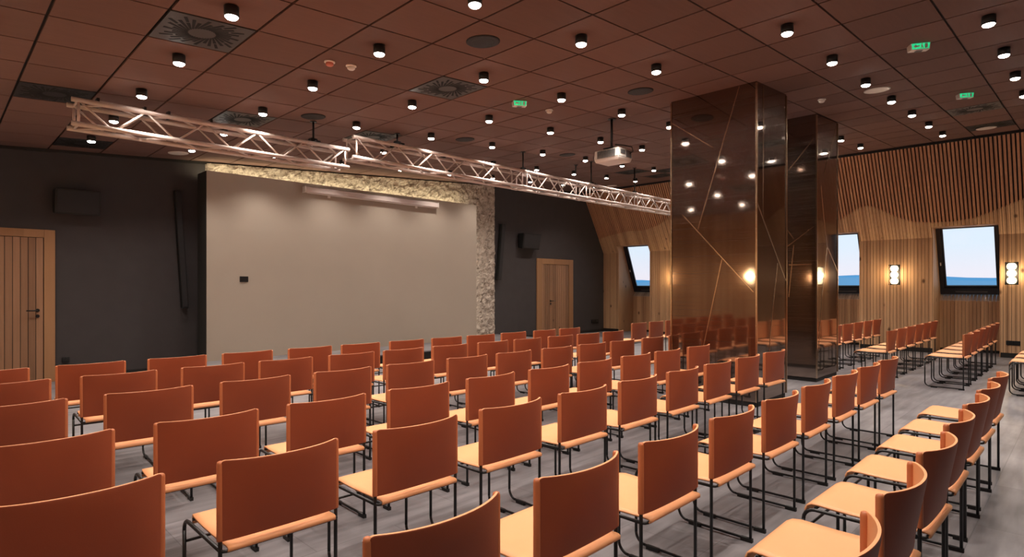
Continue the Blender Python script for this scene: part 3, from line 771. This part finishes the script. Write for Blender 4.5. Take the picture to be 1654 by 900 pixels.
def detector(x, y, m1, label):
    t_ = thing('smoke_detector', (x, y, zc(x)), label, 'smoke detector')
    b = MB(); b.lathe([(.050, .0), (.052, -.012), (.045, -.016)], n=24); b.build('base', M['white_plastic'], t_)
    b = MB(); b.lathe([(.036, -.016), (.038, -.034), (.026, -.045), (.010, -.048)], n=24); b.build('sensor', m1, t_)
detector(2.75, 5.24, M['red_plastic'], 'small red and white detector on the ceiling, upper left')
detector(2.97, 5.22, M['white_plastic'], 'white smoke detector beside the red one')
detector(8.63, 2.62, M['white_plastic'], 'white smoke detector above between the columns')
detector(5.93, 5.20, M['white_plastic'], 'white smoke detector beside the middle exit sign')
def exit_sign(x, y, rz, label):
    t_ = thing('exit_sign', (x, y, zc(x)), label, 'exit sign', rz, None)
    b = MB(); b.hexa([(-.085,-.045,-.070),(.085,-.045,-.070),(.085,.055,-.060),(-.085,.055,-.060),(-.09,-.05,0),(.09,-.05,0),(.09,.06,0),(-.09,.06,0)]); b.build('housing', M['white_plastic'], t_, bevel=.006)
    b = MB(); b.hexa([(-.075,-.049,-.062),(.075,-.049,-.062),(.075,-.040,-.062),(-.075,-.040,-.062),(-.08,-.053,-.008),(.08,-.053,-.008),(.08,-.044,-.008),(-.08,-.044,-.008)])
    q = b.build('sign_face', M['exit_green'], t_); q['label'] = 'lit green face'
    b = MB()
    def P(pts): b.prism([(px_, -.0545+.0*pz, pz) for px_, pz in pts], (0, .003, 0))
    P([(.035,-.058),(.035,-.014),(.060,-.014),(.060,-.058)])
    P([(-.065,-.036),(-.040,-.016),(-.040,-.029),(-.012,-.029),(-.012,-.043),(-.040,-.043),(-.040,-.056)])
    P([(.006,-.020),(.014,-.020),(.014,-.012),(.006,-.012)]); P([(.0,-.024),(.018,-.024),(.014,-.040),(.004,-.040)]); P([(.004,-.040),(.014,-.040),(.0,-.058),(-.008,-.057)]); P([(.008,-.038),(.016,-.038),(.026,-.056),(.018,-.058)])
    b.build('pictogram', M['white_plastic'], t_)
    b = MB(); b.box((-.03,-.02,-.070),(.03,.03,-.064)); b.build('lens_cover', M['grey_grille'], t_)
exit_sign(7.12, 1.25, R(-60), 'green lit exit sign on the ceiling at upper right, nearest')
exit_sign(5.30, 5.15, R(-35), 'green lit exit sign on the ceiling near the middle')
exit_sign(10.08, 1.24, R(-60), 'green lit exit sign farther off by the slatted wall')

# ------------------------------------------------------------------ trusses
def truss(x0, x1, ya, yb, z0, z1, label, joints, pitch):
    t_ = thing('lighting_truss', (x0, (ya+yb)/2, z0), label, 'truss')
    L_ = x1-x0; h = z1-z0; w2 = (yb-ya)/2
    CH = [(-w2, 0), (w2, 0), (-w2, h), (w2, h)]
    for (y, z) in CH:
        b = MB(); b.tube([(0, y, z), (L_, y, z)], .026, 12); b.build('chord', M['alu'], t_)
    cuts = [0] + [j-x0 for j in joints] + [L_]
    for (p, q), nm in zip(((0,1),(2,3),(0,2),(1,3)), ('bottom', 'top', 'near', 'far')):
        b = MB()
        for a, c in zip(cuts, cuts[1:]):
            a_, c_ = a+.06, c-.06; n_ = max(1, round((c_-a_)/pitch)); st = (c_-a_)/n_
            for xx in (a_-.0, c_+.0): b.tube([(xx, *CH[p]), (xx, *CH[q])], .013, 8)
            for k in range(n_):
                xa, xm, xb_ = a_+st*k, a_+st*(k+.5), a_+st*(k+1)
                b.tube([(xa, *CH[q]), (xm-.02, *CH[p])], .0115, 8); b.tube([(xm+.02, *CH[p]), (xb_, *CH[q])], .0115, 8)
        b.build('bracing', M['alu'], t_)
    for j in joints:
        for (y, z) in CH:
            b = MB(); b.tube([(j-x0-.06, y, z), (j-x0+.06, y, z)], .032, 12); b.build('coupler', M['alu'], t_)
    return t_
truss(1.03, 4.16, 7.37, 7.64, 3.12, 3.365, 'silver box truss hanging at left before the stage', [], .56)
truss(4.22, 13.9, 7.37, 7.64, 3.28, 3.565, 'silver box truss running right towards the columns', [7.72, 9.62, 11.4], .62)
def rod(x, y, zb, label, clamp=True):
    t_ = thing('suspension_rod', (x, y, zb), label, 'hanging rod')
    zt = zc(x)-zb
    b = MB(); b.tube([(0,0,.02),(0,0,zt)], .014, 10); b.build('pole', M['black_metal'], t_)
    b = MB(); b.lathe([(.045, zt-.012), (.045, zt)], n=16); b.build('ceiling_plate', M['black_metal'], t_)
    if clamp:
        b = MB(); b.box((-.03,-.15,.0),(.03,.15,.02)); b.box((-.045,-.03,.02),(.045,.03,.07)); b.build('clamp', M['black_metal'], t_)
rod(3.70, 7.505, 3.393, 'black hanging rod over the near truss')
rod(5.05, 7.505, 3.593, 'short black rod at the start of the far truss')
rod(7.82, 7.505, 3.593, 'black hanging rod over the far truss, left of the projector')
rod(9.90, 7.505, 3.593, 'black hanging rod over the far truss, below the projector')
rod(11.55, 7.505, 3.593, 'black hanging rod over the far truss, nearest the column')
rod(9.94, 7.95, 3.90, 'short black pole on the ceiling beside the projector', clamp=False)
# two bar lights clamped in the near truss
for x0_, x1_, lab in ((1.30, 1.72, 'slim bar light clamped at the left end of the near truss'), (1.98, 2.42, 'slim bar light clamped in the middle of the near truss')):
    t_ = thing('bar_light', (x0_, 7.62, 3.452), lab, 'stage light')
    b = MB(); b.box((0, -.03, -.045), (x1_-x0_, .03, .01)); b.build('housing', M['alu'], t_, bevel=.008)
    for xx in (-.02, x1_-x0_):
        b = MB(); b.box((xx, -.045, -.06), (xx+.025, .04, .03)); b.build('clamp', M['black_metal'], t_)

# ------------------------------------------------------------------ projector
t_ = thing('projector', (7.0, 4.82, 3.285), 'white projector hanging from the ceiling left of the column', 'projector')
b = MB(); b.prism([(0,.03,.02),(0,.41,.02),(.03,.44,0),(.33,.44,0),(.36,.41,.02),(.36,.03,.02),(.33,0,.02),(.03,0,.02)], (0,0,.001))
b = MB(); b.hexa([(.02,.02,0),(.34,.02,0),(.34,.42,0),(.02,.42,0),(0,0,.05),(.36,0,.05),(.36,.44,.05),(0,.44,.05)])
b.hexa([(0,0,.05),(.36,0,.05),(.36,.44,.05),(0,.44,.05),(.01,.01,.185),(.35,.01,.185),(.35,.43,.175),(.01,.43,.175)])
b.build('body', M['white_plastic'], t_, bevel=.012)
b = MB()
for k in range(16): b.box((-.006, .06+k*.020, .055), (.004, .071+k*.020, .16))
b.build('vent_grille', M['grey_grille'], t_)
b = MB(); b.box((.06,-.004,.10),(.17,.004,.155)); b.box((.20,-.004,.06),(.33,.004,.16)); b.build('connector_panel', M['grey_grille'], t_)
b = MB(); b.tube([(.12,.43,.095),(.12,.50,.095)], .05, 20); b.build('lens', M['black_metal'], t_)
b = MB(); b.tube([(.29,-.005,.12),(.30,-.05,.15),(.27,-.05,.21),(.20,.05,.24),(.15,.16,.26)], .008, 8); b.build('cable', M['black'], t_)
b = MB(); b.tube([(.09,.18,.22),(.09,.18,zc(7.09)-3.285)], .018, 12); b.box((.0,.09,.185),(.18,.27,.195)); b.tube([(.02,.11,.19),(.09,.18,.26)],.006,6); b.tube([(.16,.25,.19),(.09,.18,.26)],.006,6)
b.lathe([(.06, zc(7.09)-3.285-.012), (.06, zc(7.09)-3.285)], (.09,.18,0), n=16); b.build('mount_pole', M['black_metal'], t_)

# ------------------------------------------------------------------ hills outside
b = MB(); X = 420; pts = []
for k in range(61):
    y = -150 + k*12; h = 5.0 + 3.4*noise.noise(Vector((y*.012, 0, 1.3))) + 1.2*noise.noise(Vector((y*.05, 2, 0)))
    h += 3.2*math.exp(-((y-118)/22)**2)
    pts.append((y, CAMZ + max(1.0, h)))
for (ya, za), (yb, zb) in zip(pts, pts[1:]):
    b.hexa([(X,ya,-60),(X,yb,-60),(X+60,yb,-60),(X+60,ya,-60),(X,ya,za-2),(X,yb,zb-2),(X+25,yb,zb),(X+25,ya,za)])
o = b.build('hill_range', M['hill']); tag(o, 'low blue hills on the horizon beyond the windows', 'hills')
